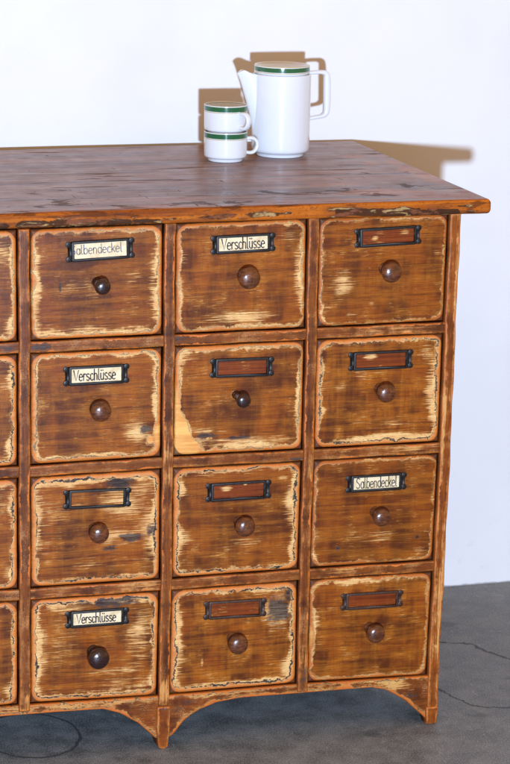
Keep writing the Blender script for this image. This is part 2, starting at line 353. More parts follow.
def board(name, mat, pos, w, h, y, R, thick, nx, ny, parent, origin=None, seed=0, along='x', patches=(), red=(), tone=0., line=.8, cr=.012, dfun=None, curve=0., d0=0.):
    """front board in the XZ plane facing -Y: pos(s,t) -> x,z ; rounded arrises of radius R ; attributes for the finish"""
    s = spaced(nx, w, R); t = spaced(ny, h, R); S, T = np.meshgrid(s, t)
    X, Z = pos(S, T)
    lx = (S-.5)*w; lz = (T-.5)*h
    dist = dfun(S, T) if dfun else sdf_round(lx, lz, w, h, cr)
    de = np.minimum(np.minimum(S, 1-S)*w, np.minimum(T, 1-T)*h)
    q = np.clip(1-de/R, 0, 1); Y = y + R*(1-np.sqrt(np.maximum(1-q*q, 0))) 
    rng = np.random.RandomState(seed+11)
    Y = Y - curve*(1-(2*T-1)**2)
    ny_, nx_ = S.shape; n = S.size
    V = np.stack([X, Y, Z], -1).reshape(-1, 3)
    idx = np.arange(n).reshape(ny_, nx_)
    F = np.stack([idx[:-1,:-1], idx[:-1,1:], idx[1:,1:], idx[1:,:-1]], -1).reshape(-1, 4)
    ring = np.concatenate([idx[0,:], idx[1:,-1], idx[-1,-2::-1], idx[-2:0:-1,0]])
    B = V[ring].copy(); B[:,1] = y+thick
    m = len(ring); bi = np.arange(m)+n; nxt = np.roll(np.arange(m), -1)
    SK = np.stack([ring, bi, bi[nxt], ring[nxt]], -1)
    faces = [tuple(f) for f in F]+[tuple(f) for f in SK]+[tuple(bi[::-1])]
    wear = np.zeros(n); dark = np.zeros(n); rim = np.zeros(n); rd = np.zeros(n)
    U = S.ravel(); W = 1-T.ravel()                     # v measured from the top
    for kind, u, v, ru, rv, k in patches:
        g = k*np.exp(-((((U-u)/ru)**2+((W-v)/rv)**2))**1.3)
        if kind == 'w': wear = np.maximum(wear, g)
        elif kind == 'd': dark = np.maximum(dark, g)
        else: rim = np.maximum(rim, g*.045)
    for (x0, x1, z0, z1) in red:
        e = np.minimum(np.minimum(V[:,0]-x0, x1-V[:,0]), np.minimum(V[:,2]-z0, z1-V[:,2])); rd = np.maximum(rd, np.clip(e/.003+.5, 0, 1))
    o = rng.uniform(-20, 20, 3)
    p = np.stack([lx.ravel(), np.zeros(n), lz.ravel()], -1) if along == 'x' else np.stack([lz.ravel(), np.zeros(n), lx.ravel()], -1)
    if name != 'drawer': p = np.stack([V[:,0], np.zeros(n), V[:,2]], -1) if along == 'x' else np.stack([V[:,2], np.zeros(n), V[:,0]], -1)
    p = p + o*np.array([1,0,1])
    ext = lambda a: np.concatenate([a, a[ring]])
    pb = ext(p); pb[n:, 0] += .013
    return obj(name, np.concatenate([V, B]), faces, mat, parent, origin, True,
               dict(p=pb, d=np.concatenate([dist.ravel()+d0, np.zeros(m)]), wear=ext(wear), dark=ext(dark), rim=ext(rim), tone=np.full(n+m, tone), red=ext(rd), line=np.full(n+m, line)))

# crossings of the vertical strips and the rails, in metres on the front (measured, so a little irregular as the old frame is)
XC = {-1: [-.252]*5, 0: [-.0003,.0009,.0011,.0019,.0017], 1: [.2475,.2489,.2493,.2500,.2480], 2: [.4997,.5014,.5021,.5008,.5026], 3: [.7565,.7553,.7553,.7531,.7500]}
ZC = {-1: [.926,.729,.516,.302,.096], 0: [.9295,.7302,.5170,.3011,.0960], 1: [.9315,.7309,.5182,.2998,.0905], 2: [.9335,.7318,.5167,.3000,.0905], 3: [.9345,.7330,.5160,.2980,.0845]}
HS = .0098                                             # half width of strips
def interp(tab, i, z):
    zs = ZC[i][::-1]; return np.interp(z, zs, tab[i][::-1])

# carcass behind the fronts, sides
cb = MB(); cb.box((-.253, .022, .10), (.752, .030, .93))
for i in (0, 1, 2): cb.box((XC[i][2]-.006, .030, .11), (XC[i][2]+.006, .68, .928))
for z in (.7312, .517, .30, .0975): cb.box((-.253, .030, z-.006), (.752, .68, z+.006))
cb.build('carcass', M['carcass'], chest, smooth=False)
bk = MB(); bk.box((-.255, .682, .05), (.755, .692, .93)); bk.build('back_panel', M['carcass'], chest, smooth=False)

def side_panel(x0, x1):
    n = 30; verts = []; faces = []; at = []
    ys = np.linspace(.024, .70, n); zs = np.linspace(.0, .931, 40)
    # a plank: outer and inner face with a foot cut-out along the lower edge
    for side in (x0, x1):
        for j, z in enumerate(zs):
            for i, y in enumerate(ys):
                u = (y-.024)/(.70-.024)
                lift = .085*min(1, max(0, min(u, 1-u)-.09)/.14)
                verts.append((side, y, lift+(.931-lift)*z/.931))
    N = n*40
    for k, fl_ in ((0, 1), (N, 0)):
        for j in range(39):
            for i in range(n-1):
                a = k+j*n+i; q = (a, a+1, a+n+1, a+n); faces.append(q if not fl_ else q[::-1])
    for j in range(39):
        for i in (0, n-1): a = j*n+i; faces.append((a, a+n, a+n+N, a+N))
    for i in range(n-1):
        for j in (0, 39): a = j*n+i; faces.append((a, a+1, a+1+N, a+N))
    v = np.array(verts); nn = len(v)
    p = np.stack([v[:,2], np.zeros(nn), v[:,1]], -1)+V3(3, 0, 5+x0)
    d = np.minimum(np.minimum(v[:,1]-.024, .70-v[:,1]), .05)
    z0 = np.zeros(nn)
    return obj('side_panel', v, faces, M['strip'], chest, None, False, dict(p=p, d=d, wear=z0, dark=z0, rim=z0, tone=z0, red=z0, line=z0))
side_panel(.764, .748); side_panel(-.264, -.248)

# vertical strips
def strip(i, zb, zt, hw, name, mat, seed, y=-.004, xo=0., tone=0., pat=()):
    def pos(S, T):
        z = zb(S)+(zt-zb(S))*T if callable(zb) else zb+(zt-zb)*T
        return interp(XC, i, z)+xo+(S-.5)*2*hw+.0006*np.sin(z*31+seed)+.0004*np.sin(z*83+seed*3), z
    z_b = zb if not callable(zb) else .09
    return board(name, mat, pos, 2*hw, zt-z_b, y, .0032, .026, 10, 240, chest, None, seed, 'z', pat, tone=tone, cr=.003)
strip(0, .0915, .9305, HS, 'divider', M['strip'], 3, tone=-.2, pat=[('w',.5,.985,.5,.03,.5)])
strip(1, .0800, .9325, HS, 'divider', M['strip'], 4, tone=0, pat=[('w',.5,.965,.5,.03,.9),('w',.5,.47,.4,.08,.5)])
strip(2, .0830, .9345, HS, 'divider', M['strip'], 5, tone=.2, pat=[('w',.5,.55,.4,.15,.4),('d',.5,.97,.4,.04,.5),('w',.5,.93,.4,.04,.5)])
for i, sg, sd in ((3, 1, 6), (-1, -1, 7)):
    strip(i, .0, .9355 if sg > 0 else .9275, .0102, 'corner_post', M['orange'] if sg > 0 else M['strip'], sd, y=-.0035, xo=.001*sg, tone=-.3, pat=[('w',.3,.4,.3,.1,.5),('w',.6,.75,.3,.15,.5),('w',.7,.15,.3,.1,.3)])

# rails between the strips (run behind them)
def rail(r, hh, seed, dz=0., name='rail', pat=()):
    ks = [-1, 0, 1, 2, 3]; xs = [XC[k][r] for k in ks]; zs = [ZC[k][r]+dz for k in ks]
    def pos(S, T):
        x = xs[0]+(xs[-1]-xs[0])*S
        return x, np.interp(x, xs, zs)+(T-.5)*2*hh+.0005*np.sin(x*47+seed)
    return board(name, M['strip'], pos, xs[-1]-xs[0], 2*hh, -.0005, .003, .02, 300, 9, chest, None, seed, 'x', pat, cr=.003)
rail(1, .0098, 21, pat=[('d',.28,.5,.03,.4,.7),('d',.22,.5,.03,.4,.6),('w',.9,.5,.07,.3,.5),('d',.52,.4,.04,.3,.5)])
rail(2, .0098, 22, pat=[('w',.93,.4,.06,.4,.7),('w',.82,.5,.03,.3,.4),('d',.73,.8,.02,.2,.8)])
rail(3, .0098, 23, pat=[('w',.45,.5,.05,.4,.6),('w',.55,.4,.06,.3,.4),('w',.82,.4,.04,.3,.6),('w',.3,.5,.05,.3,.4)])

# apron with its two arches
AP = [(.2635,.0205),(.2710,.0281),(.2856,.0473),(.3026,.0595),(.3153,.0660),(.3455,.0765),(.3881,.0812),(.4932,.0800),(.6328,.0790),(.6609,.0722),(.6981,.0492),(.7360,.0136),(.7440,.004)]
APL = [(-.2500,.004),(-.2400,.0140),(-.2010,.0500),(-.1640,.0735),(-.1300,.0815),(-.0406,.0855),(.0520,.0846),(.1400,.0827),(.1708,.0719),(.2028,.0512),(.2285,.0265),(.2345,.0190)]
bx = np.array([a for a, b in APL+AP]); bz = np.array([b for a, b in APL+AP])
def apron():
    x0, x1 = -.249, .7435
    tx = [XC[k][4] for k in (-1,0,1,2,3)]; tz = [ZC[k][4]+.0065 for k in (-1,0,1,2,3)]
    xs = np.linspace(x0, x1, 3000); zs = np.interp(xs, bx, bz)
    k = np.ones(25)/25; zs = np.convolve(np.pad(zs, 12, mode='edge'), k, 'valid')
    def pos(S, T):
        x = x0+(x1-x0)*S; zb = np.interp(x, xs, zs); zt = np.interp(x, tx, tz)
        return x, zb+(zt-zb)*T
    def dfun(S, T):
        x, z = pos(S, T); zb = np.interp(x, xs, zs); zt = np.interp(x, tx, tz)
        sl = (np.interp(x+.004, xs, zs)-np.interp(x-.004, xs, zs))/.008; c = 1/np.sqrt(1+sl*sl)
        return np.minimum((z-zb)*c, (zt-z)+.002)
    return board('apron', M['apron'], pos, x1-x0, .03, -.0012, .003, .022, 420, 26, chest, None, 31, 'x',
                 [('w',.94,.35,.03,.3,.9),('w',.90,.2,.05,.2,.6),('w',.43,.3,.05,.2,.5),('w',.62,.2,.05,.2,.5),('d',.55,.35,.03,.2,.5),('w',.35,.3,.1,.3,.5),('d',.965,.6,.015,.2,.6)], dfun=dfun)
apron()
# turned-down peg at the middle and the right corner toe
def foot(xc, zb, zt, hw, seed, y=-.0065, tb=.7):
    def pos(S, T):
        wd = hw*(tb+(1-tb)*np.minimum(1, T*2.2))
        return xc+(S-.5)*2*wd, zb+(zt-zb)*T+(1-T)*.004*(2*S-1)**2
    return board('foot', M['orange'], pos, 2*hw, zt-zb, y, .004, .032, 10, 40, chest, None, seed, 'z', [('d',.5,.05,.5,.06,.6)], tone=.5, cr=.004)
foot(.2478, .0, .0795, .0122, 41)
foot(.7500, .0, .034, .0118, 42, y=-.0055, tb=.82)
foot(-.2500, .0, .034, .0118, 43, y=-.0055, tb=.82)
for x in (.745, -.245):
    rf = MB(); rf.box((x-.016, .655, 0), (x+.002, .70, .12)); rf.build('foot', M['carcass'], chest, smooth=False)

# top board --------------------------------------------------------------
def top_board():
    zt, zb, yf, yb = .9578, .9325, -.0065, .706; x0, x1 = -.322, .8225
    prof = []                                          # (y, z, nose) closed ring, starting at the back top
    for y in np.linspace(yb, yf+.0085, 70): prof.append((y, zt, 0.))
    for a in np.linspace(80, 0, 8): prof.append((yf+.008-.008*math.cos(math.radians(a)), zt-.006+.006*math.sin(math.radians(a)), (90-a)/90*.6+.4))
    for z in np.linspace(zt-.0065, zb+.006, 8)[1:]: prof.append((yf, z, 1.))
    for a in np.linspace(10, 90, 6): prof.append((yf+.005-.005*math.cos(math.radians(a)), zb+.005-.005*math.sin(math.radians(a)), 1.))
    for y in np.linspace(yf+.006, yb, 12)[1:]: prof.append((y, zb, .5))
    prof.append((yb, (zt+zb)/2, .3)); prof = np.array(prof); m = len(prof)
    yc, zc = (yf+yb)/2, (zt+zb)/2
    st = []                                            # stations: x and inset at rounded ends
    rr = .008
    for a in np.linspace(90, 0, 6): st.append((x0+rr*(1-math.cos(math.radians(90-a))), rr*(1-math.sin(math.radians(90-a)))))
    st += [(x, 0) for x in np.linspace(x0+rr, x1-rr, 260)[1:-1]]
    for a in np.linspace(0, 90, 7): st.append((x1-rr+rr*math.sin(math.radians(a)), rr*(1-math.cos(math.radians(a)))))
    V = []; nose = []; rng = np.random.RandomState(5)
    for x, ins in st:
        y = yc+(prof[:,0]-yc)*(1-ins/(yb-yf)*2); z = zc+(prof[:,1]-zc)*(1-ins/(zt-zb)*2)
        wob = .0006*math.sin(x*37)+.0005*math.sin(x*91+1)+.0004*math.sin(x*173)
        y = y + np.where(prof[:,2] > .3, wob, 0)*(prof[:,0] < .1)
        z = z + (-.0028*max(0., (.25-x))/.25)*.35      # sags a hair to the left
        y = np.where(y > .05, y-.026*np.clip((.8-x)/1., 0, 1)*(y-.05)/.65, y)
        V.append(np.stack([np.full(m, x), y, z], -1)); nose.append(np.maximum(prof[:,2], min(1., ins/rr*1.5)))
    V = np.concatenate(V); nose = np.concatenate(nose); K = len(st)
    F = []
    for i in range(K-1):
        for k in range(m):
            k2 = (k+1) % m; F.append((i*m+k, i*m+k2, (i+1)*m+k2, (i+1)*m+k))
    ca, cb_ = list(range(m)), [(K-1)*m+k for k in range(m)]
    F.append(tuple(ca[::-1])); F.append(tuple(cb_))
    n = len(V); wear = np.zeros(n); dark = np.zeros(n); rim = np.zeros(n)
    x, y, z = V.T; onn = nose > .75
    def fl_(xa, xb, zc_, rz, k):
        nonlocal wear
        g = k*np.clip(np.minimum(x-xa, xb-x)/.012, 0, 1)*np.exp(-((z-zc_)/rz)**2)*onn; wear = np.maximum(wear, g)
    fl_(-.32,-.02,.938,.008,1.0); fl_(-.02,.12,.9385,.0075,1.1); fl_(.10,.24,.938,.007,.8); fl_(.24,.35,.941,.006,.6); fl_(.31,.47,.943,.006,.75)
    fl_(.45,.57,.942,.007,.45); fl_(.53,.70,.941,.0085,1.15); fl_(.60,.77,.938,.007,1.2); fl_(.71,.79,.947,.003,.7); fl_(.76,.80,.936,.003,.6)
    def pt(arr, cx, cy, rx, ry, k): return np.maximum(arr, k*np.exp(-(((x-cx)/rx)**2+((y-cy)/ry)**2)**1.2)*(nose < .75))
    for a in ((.78,.05,.16,.06,.8),(.66,.10,.08,.05,.75),(.55,.03,.25,.03,.6),(.80,.3,.03,.3,.6),(.2,.02,.4,.022,.5),(.30,.33,.07,.03,.35),(.6,.2,.07,.03,.5),(.75,.45,.04,.1,.5)): rim = pt(rim, *a)
    for a in ((.06,.06,.12,.05,.45),(.30,.03,.2,.03,.5),(.72,.16,.06,.03,.6),(.64,.07,.05,.02,.6),(.1,.2,.1,.05,.35),(.5,.12,.15,.05,.4),(.70,.3,.1,.06,.3),(.2,.32,.06,.04,.3)): dark = pt(dark, *a)
    obj('top_board', V, F, M['slab'], chest, (.25,.35,.945), True, dict(p=V.copy(), d=nose, wear=wear, dark=dark, rim=rim))
top_board()

# drawers ----------------------------------------------------------------
W, D_, R_ = 'w', 'd', 'r'
PATCH = {
 (1,1): [(W,.5,.93,.42,.05,.6),(W,.94,.55,.06,.35,.7),(W,.05,.55,.05,.3,.6),(W,.3,.55,.25,.12,.3),(W,.75,.48,.15,.2,.3),(W,.1,.9,.1,.08,.6),(D_,.22,.52,.012,.06,.9),(W,.5,.35,.4,.3,.12)],
 (1,2): [(W,.5,.87,.3,.07,.85),(W,.95,.5,.06,.3,.7),(W,.05,.3,.05,.1,.6),(W,.86,.15,.1,.12,.5),(W,.4,.95,.4,.03,.5),(W,.03,.75,.04,.2,.5),(W,.8,.5,.15,.4,.16)],
 (1,3): [(W,.17,.60,.12,.17,.68),(W,.93,.33,.06,.05,.55),(W,.25,.9,.07,.03,.5),(W,.05,.85,.06,.1,.4),(W,.42,.8,.03,.03,.5),(W,.43,.2,.035,.025,1.),(W,.66,.155,.05,.025,1.),(W,.55,.4,.4,.5,.08)],
 (2,1): [(R_,.99,.80,.05,.12,.30),(R_,.90,.84,.04,.06,.35),(W,.83,.74,.13,.13,.85),(W,.96,.4,.05,.4,.7),(W,.4,.95,.35,.03,.7),(D_,.88,.74,.05,.05,.8),(W,.2,.7,.03,.02,.6),(W,.02,.4,.03,.4,.6)],
 (2,2): [(R_,.0,.86,.17,.22,.85),(R_,.0,.60,.05,.25,.30),(R_,.2,.84,.18,.05,.42),(W,.5,.90,.5,.06,.75),(W,.25,.78,.16,.05,.7),(W,.97,.6,.04,.35,.8),(D_,.25,.83,.10,.035,.8),(D_,.5,.86,.12,.02,.7),(W,.1,.1,.15,.06,.5),(D_,.90,.02,.03,.03,.8),(W,.3,.6,.3,.2,.2)],
 (2,3): [(W,.94,.5,.08,.32,.85),(W,.87,.17,.07,.1,.6),(W,.6,.93,.36,.05,.85),(W,.2,.44,.07,.07,.55),(W,.35,.33,.07,.06,.5),(W,.45,.17,.07,.06,.45),(W,.6,.8,.3,.06,.5),(W,.05,.65,.06,.04,.5),(W,.42,.17,.07,.05,1.1),(W,.5,.6,.45,.4,.16),(D_,.97,.45,.03,.1,.6)],
 (3,1): [(W,.75,.25,.28,.26,.62),(W,.7,.58,.3,.12,.62),(W,.45,.5,.5,.5,.24),(W,.92,.5,.1,.45,.7),(W,.1,.4,.1,.4,.5),(W,.3,.3,.25,.2,.34),(W,.5,.8,.5,.12,.35),(D_,.68,.09,.12,.05,.9),(D_,.78,.60,.12,.04,.85),(D_,.62,.68,.06,.03,.8),(D_,.93,.55,.05,.08,.7),(W,.3,.05,.4,.06,.6)],
 (3,2): [(W,.94,.38,.08,.25,.85),(W,.06,.2,.05,.08,.75),(W,.07,.65,.09,.1,.65),(W,.57,.71,.14,.05,.65),(W,.43,.77,.05,.03,.7),(D_,.95,.05,.025,.03,1),(W,.95,.75,.05,.2,.6),(W,.41,.21,.06,.035,1.2),(W,.56,.17,.02,.03,1.1),(W,.69,.17,.05,.03,1.1),(W,.86,.14,.05,.04,.6),(W,.4,.82,.3,.06,.3)],
 (3,3): [(W,.5,.74,.22,.07,.55),(W,.38,.7,.1,.1,.35),(W,.03,.9,.05,.06,.5),(D_,.22,.83,.02,.02,.9),(D_,.86,.77,.02,.02,.9),(W,.9,.9,.1,.06,.4)],
 (4,1): [(D_,.62,.05,.20,.07,1),(W,.84,.4,.14,.4,.6),(W,.75,.86,.26,.1,.55),(W,.07,.5,.08,.45,.7),(W,.66,.73,.25,.05,.65),(W,.3,.1,.3,.06,.6),(W,.35,.4,.4,.45,.27),(D_,.5,.97,.15,.02,.8)],
 (4,2): [(D_,.86,.27,.09,.15,.95),(D_,.93,.12,.05,.10,.7),(W,.84,.27,.15,.22,.8),(W,.06,.5,.06,.45,.65),(W,.6,.95,.4,.04,.8),(W,.93,.82,.07,.15,.8),(W,.25,.72,.014,.06,.7)],
 (4,3): [(W,.05,.4,.05,.15,.6),(R_,.0,.55,.05,.12,.28),(W,.03,.7,.03,.1,.65),(W,.15,.3,.1,.03,.5),(W,.4,.05,.4,.04,.5),(W,.5,.45,.3,.02,.3)],
}
for r_ in (1,2,3,4):
    PATCH[(r_,0)] = [(W,.94,.85,.06,.1,.7),(W,.5,.95,.4,.04,.5),(W,.05,.4,.05,.3,.5),(W,.9,.2,.1,.15,.4 if r_ != 1 else .6)]
TONE = {(1,1):-.5,(1,2):-.1,(1,3):-.2,(2,1):-.1,(2,2):-.05,(2,3):.6,(3,1):.1,(3,2):-.25,(3,3):-.4,(4,1):.1,(4,2):.6,(4,3):.2,(1,0):-.6,(2,0):.2,(3,0):-.1,(4,0):.1}
HOLD = {(1,1):(.1290,.8908,.0991,.0351,2.11),(1,2):(.3761,.8935,.0959,.0325,1.37),(1,3):(.6355,.8974,.1035,.0335,1.74),
 (2,1):(.1239,.6784,.0957,.0338,.39),(2,2):(.3789,.6793,.0961,.0340,-.69),(2,3):(.6300,.6801,.1012,.0336,.17),
 (3,1):(.1273,.4631,.1004,.0341,-1.0),(3,2):(.3773,.4607,.1000,.0337,.11),(3,3):(.6294,.4599,.0949,.0315,.09),
 (4,1):(.1287,.2500,.0945,.0310,-.09),(4,2):(.3756,.2468,.0971,.0337,-.86),(4,3):(.6291,.2434,.0992,.0315,-.58),
 (1,0):(-.122,.889,.098,.034,.5),(2,0):(-.124,.678,.098,.034,-.4),(3,0):(-.122,.462,.098,.034,.3),(4,0):(-.123,.250,.098,.033,0)}
KNOB = {(1,1):(.1269,.8337,.0145,1),(1,2):(.3798,.8389,.0205,0),(1,3):(.6340,.8398,.0193,0),(2,1):(.1257,.6216,.0191,0),(2,2):(.3746,.6273,.0136,1),(2,3):(.6325,.6275,.0182,0),
 (3,1):(.1245,.4085,.0182,0),(3,2):(.3823,.4031,.0191,0),(3,3):(.6320,.4036,.0173,0),(4,1):(.1254,.1854,.0200,1),(4,2):(.3743,.1906,.0191,0),(4,3):(.6284,.1896,.0182,0),
 (1,0):(-.122,.832,.019,0),(2,0):(-.124,.622,.019,0),(3,0):(-.122,.407,.019,0),(4,0):(-.123,.188,.019,0)}
TEXT = {(1,1):'Salbendeckel',(1,2):'Verschlüsse',(2,1):'Verschlüsse',(3,3):'Salbendeckel',(4,1):'Verschlüsse'}
LAB = {(2,2):'drawer front with bare pale wood at its lower left corner',(3,1):'heavily worn drawer front with dark streaks',(4,2):'drawer front with black stain at upper right',(4,1):'heavily worn drawer front with black stain along the top',(2,1):'drawer front with worn bite at lower right',(3,3):'mostly intact dark drawer front'}

# hand-drawn narrow lettering, strokes in a box: x-height .62, cap 1.0
def arc(cx, cy, rx, ry, a0, a1, n=10):
    return [(cx+rx*math.cos(math.radians(a0+(a1-a0)*k/n)), cy+ry*math.sin(math.radians(a0+(a1-a0)*k/n))) for k in range(n+1)]
XH = .64
GL = {
 'V': (.50, [[(0,1),(.22,0),(.46,1)]]),
 'e': (.40, [[(.03,XH*.52),(.33,XH*.56)]+arc(.18,XH*.56,.15,XH*.44,0,180,8)+[(.03,XH*.3)]+arc(.18,XH*.3,.15,XH*.3,180,320,8)]),
 'r': (.30, [[(.04,0),(.04,XH)],[(.04,XH*.62)]+arc(.17,XH*.66,.12,XH*.34,160,40,6)]),
 's': (.36, [arc(.16,XH*.75,.12,XH*.25,30,180,7)+[(.06,XH*.62),(.26,XH*.40)]+arc(.16,XH*.24,.13,XH*.24,40,-150,9)]),
 'c': (.36, [arc(.18,XH*.62,.14,XH*.38,40,180,7)+arc(.18,XH*.36,.14,XH*.36,180,320,7)]),
 'h': (.40, [[(.04,0),(.04,1.05)],[(.04,XH*.62)]+arc(.17,XH*.66,.13,XH*.34,170,0,8)+[(.30,0)]]),
 'n': (.40, [[(.04,0),(.04,XH)],[(.04,XH*.62)]+arc(.17,XH*.66,.13,XH*.34,170,0,8)+[(.30,0)]]),
 'l': (.22, [[(.05,1.05),(.05,.12)]+arc(.13,.12,.08,.12,180,290,5)]),
 'ü': (.40, [[(.04,XH),(.04,XH*.34)]+arc(.17,XH*.34,.13,XH*.34,180,360,8)+[(.30,XH)],[(.30,XH*.4),(.30,0)],[(.09,.86),(.09,.93)],[(.25,.86),(.25,.93)]]),
 'S': (.46, [arc(.20,.76,.17,.24,35,180,8)+[(.05,.66),(.33,.40)]+arc(.19,.26,.17,.26,40,-150,10)]),
 'a': (.40, [arc(.18,XH*.62,.14,XH*.38,0,180,8)+arc(.18,XH*.36,.14,XH*.36,180,360,8),[(.32,XH),(.32,0)]]),
 'b': (.40, [[(.04,1.05),(.04,0)],arc(.18,XH*.62,.14,XH*.38,180,0,8)+arc(.18,XH*.36,.14,XH*.36,0,-180,8)]),
 'd': (.40, [[(.32,1.05),(.32,0)],arc(.18,XH*.62,.14,XH*.38,0,180,8)+arc(.18,XH*.36,.14,XH*.36,180,360,8)]),
 'k': (.36, [[(.04,1.05),(.04,0)],[(.28,XH),(.05,XH*.42)],[(.13,XH*.55),(.30,0)]]),
}
def ribbon(mb, pts, hw, y, m, org, cos, sin, jig):
    P = [V3(px, pz, 0) for px, pz in pts]; L = len(P); v = []
    for i in range(L):
        a = P[max(0,i-1)]; b = P[min(L-1,i+1)]; t = b-a; t = t/(np.linalg.norm(t)+1e-9); n = V3(-t[1], t[0], 0)
        e = t*hw*.6*(-1 if i == 0 else 1 if i == L-1 else 0)
        h = hw*(1+.18*math.sin(i*1.7+jig))
        for q in (P[i]+e+n*h, P[i]+e-n*h):
            v.append((org[0]+q[0]*cos-q[1]*sin, y, org[1]+q[0]*sin+q[1]*cos))
    mb.add(v, [(2*i, 2*i+1, 2*i+3, 2*i+2) for i in range(L-1)], m)

def holder(dr, key):
    cx, cz, w, h, tilt = HOLD[key]; ca, sa = math.cos(math.radians(tilt)), math.sin(math.radians(tilt))
    T = lambda x, z: (cx+x*ca-z*sa, cz+x*sa+z*ca)
    y = .0005
    mb = MB(); b = .0026
    # raised frame bead
    x1, z1 = w/2-b, h/2-b; rc = .0012; path = []
    for sx, sz, a0 in ((1,1,0),(-1,1,90),(-1,-1,180),(1,-1,270)):
        for k in range(4):
            a = math.radians(a0+30*k); px, pz = T(sx*(x1-rc)+rc*math.cos(a), sz*(z1-rc)+rc*math.sin(a)); path.append((px, y-.0018, pz))
    mb.sweep(path, b, .0022, (0,1,0), n=10, closed=True, p=2.6)
    # inner ledge
    for sx, sz in ((0,1),(0,-1)):
        a, c = T(-x1, sz*(z1-.0012)-.0012), T(x1, sz*(z1-.0012)+.0012)
    # scalloped ears with a screw in each lobe
    for sx in (-1, 1):
        for lobe in (-1, 1):
            px, pz = T(sx*(w/2+.0042), lobe*(h/2-.0050))
            mb.lathe([(.0050,-.0008),(.0050,.0013),(.0044,.0017),(.0008,.0018)], 'y', (px, y-.0002, pz), 18)
            mb.lathe([(.0022,.0010),(.0022,.0022),(.0014,.0028),(.0003,.0029)], 'y', (px, y-.0002, pz), 12)
        pts = [T(sx*(w/2-.002), h/2-.0005), T(sx*(w/2+.0050), h/2-.0015), T(sx*(w/2+.0072), h/2-.0065), T(sx*(w/2+.0058), h/2-.0115), T(sx*(w/2+.0054), -h/2+.0115), T(sx*(w/2+.0072), -h/2+.0065), T(sx*(w/2+.0050), -h/2+.0015), T(sx*(w/2-.002), -h/2+.0005)]
        v = [(p[0], y-.0012, p[1]) for p in pts]+[(p[0], y+.003, p[1]) for p in pts]; n = len(pts)
        f = [tuple(range(n)), tuple(range(n, 2*n))[::-1]]+[(i, (i+1) % n, (i+1) % n+n, i+n) for i in range(n)]
        mb.add(v, f)
    mb.build('label_holder', M['metalb'] if key in ((4,2),(4,3),(4,0)) else M['metal'], dr, (cx, y, cz))
    if key in TEXT:
        cbm = MB(); iw, ih = w/2-.0024, h/2-.0024
        v = []
        for yy in (y-.0010, y+.0004):
            for sx, sz in ((-1,-1),(1,-1),(1,1),(-1,1)): px, pz = T(sx*iw, sz*ih); v.append((px, yy, pz))
        cbm.add(v, [(0,1,2,3),(7,6,5,4),(0,4,5,1),(1,5,6,2),(2,6,7,3),(3,7,4,0)], 0)
        txt = TEXT[key]; jr = random.Random(hash(key) % 1000+3)
        adv = sum(GL[ch][0] for ch in txt)
        tw = {(1,1):.0885,(1,2):.0765,(2,1):.0730,(3,3):.0765,(4,1):.0700}[key]; H = {(1,1):.0150,(1,2):.0185,(2,1):.0180,(3,3):.0185,(4,1):.0165}[key]
        sxs = tw/adv
        x = -tw/2+{(1,1):-.0060,(1,2):.0005,(2,1):-.0025,(3,3):.0012,(4,1):-.0012}[key]; zb = -H*.48+{(1,1):.002,(1,2):.000}.get(key, 0)
        for ch in txt:
            adv_, strokes = GL[ch]
            for st in strokes:
                pts = [(max(x+px*sxs, -iw+.0006), zb+pz*H+jr.uniform(-.0001,.0001)) for px, pz in st]
                if all(abs(p[0]+iw-.0006) < 1e-6 for p in pts): continue
                ribbon(cbm, pts, {(1,1):.00072,(3,3):.00080}.get(key, .00096), y-.0012, 1, (cx, cz), ca, sa, jr.uniform(0, 6))
            x += adv_*sxs
        cbm.build('label_card', [M['card'], M['ink2'] if key == (1,1) else M['ink']], dr, (cx, y, cz), smooth=False)

def knob(dr, key):
    x, z, R, dk = KNOB[key]; R *= .93; mb = MB(); y = .0005; k = R/.019; ln = .045 if not dk else .051; hd = ln-.0105*k; de = hd-.028; x -= (x+.845)/3.99*de; z += (1.657-z)/3.99*de
    prof = [(R*.62,-.004),(R*.62,.0015),(R*.56,.0030),(R*.44,.0050),(R*.38,.0090),(R*.40,hd-.011),(R*.56,hd-.0075),(R*.86,hd-.0045),(R*.97,hd-.002),(R,hd)]
    for a in np.linspace(8, 88, 11): prof.append((R*math.cos(math.radians(a))**.9, hd+(ln-hd)*math.sin(math.radians(a))))
    # turned ring on the face
    mb.lathe(prof, 'y', (x, y, z), 40)
    o = mb.build('knob', M['knobd'] if dk else M['knob'], dr, (x, y, z))
    if dk: o['label'] = 'near black turned wooden knob'

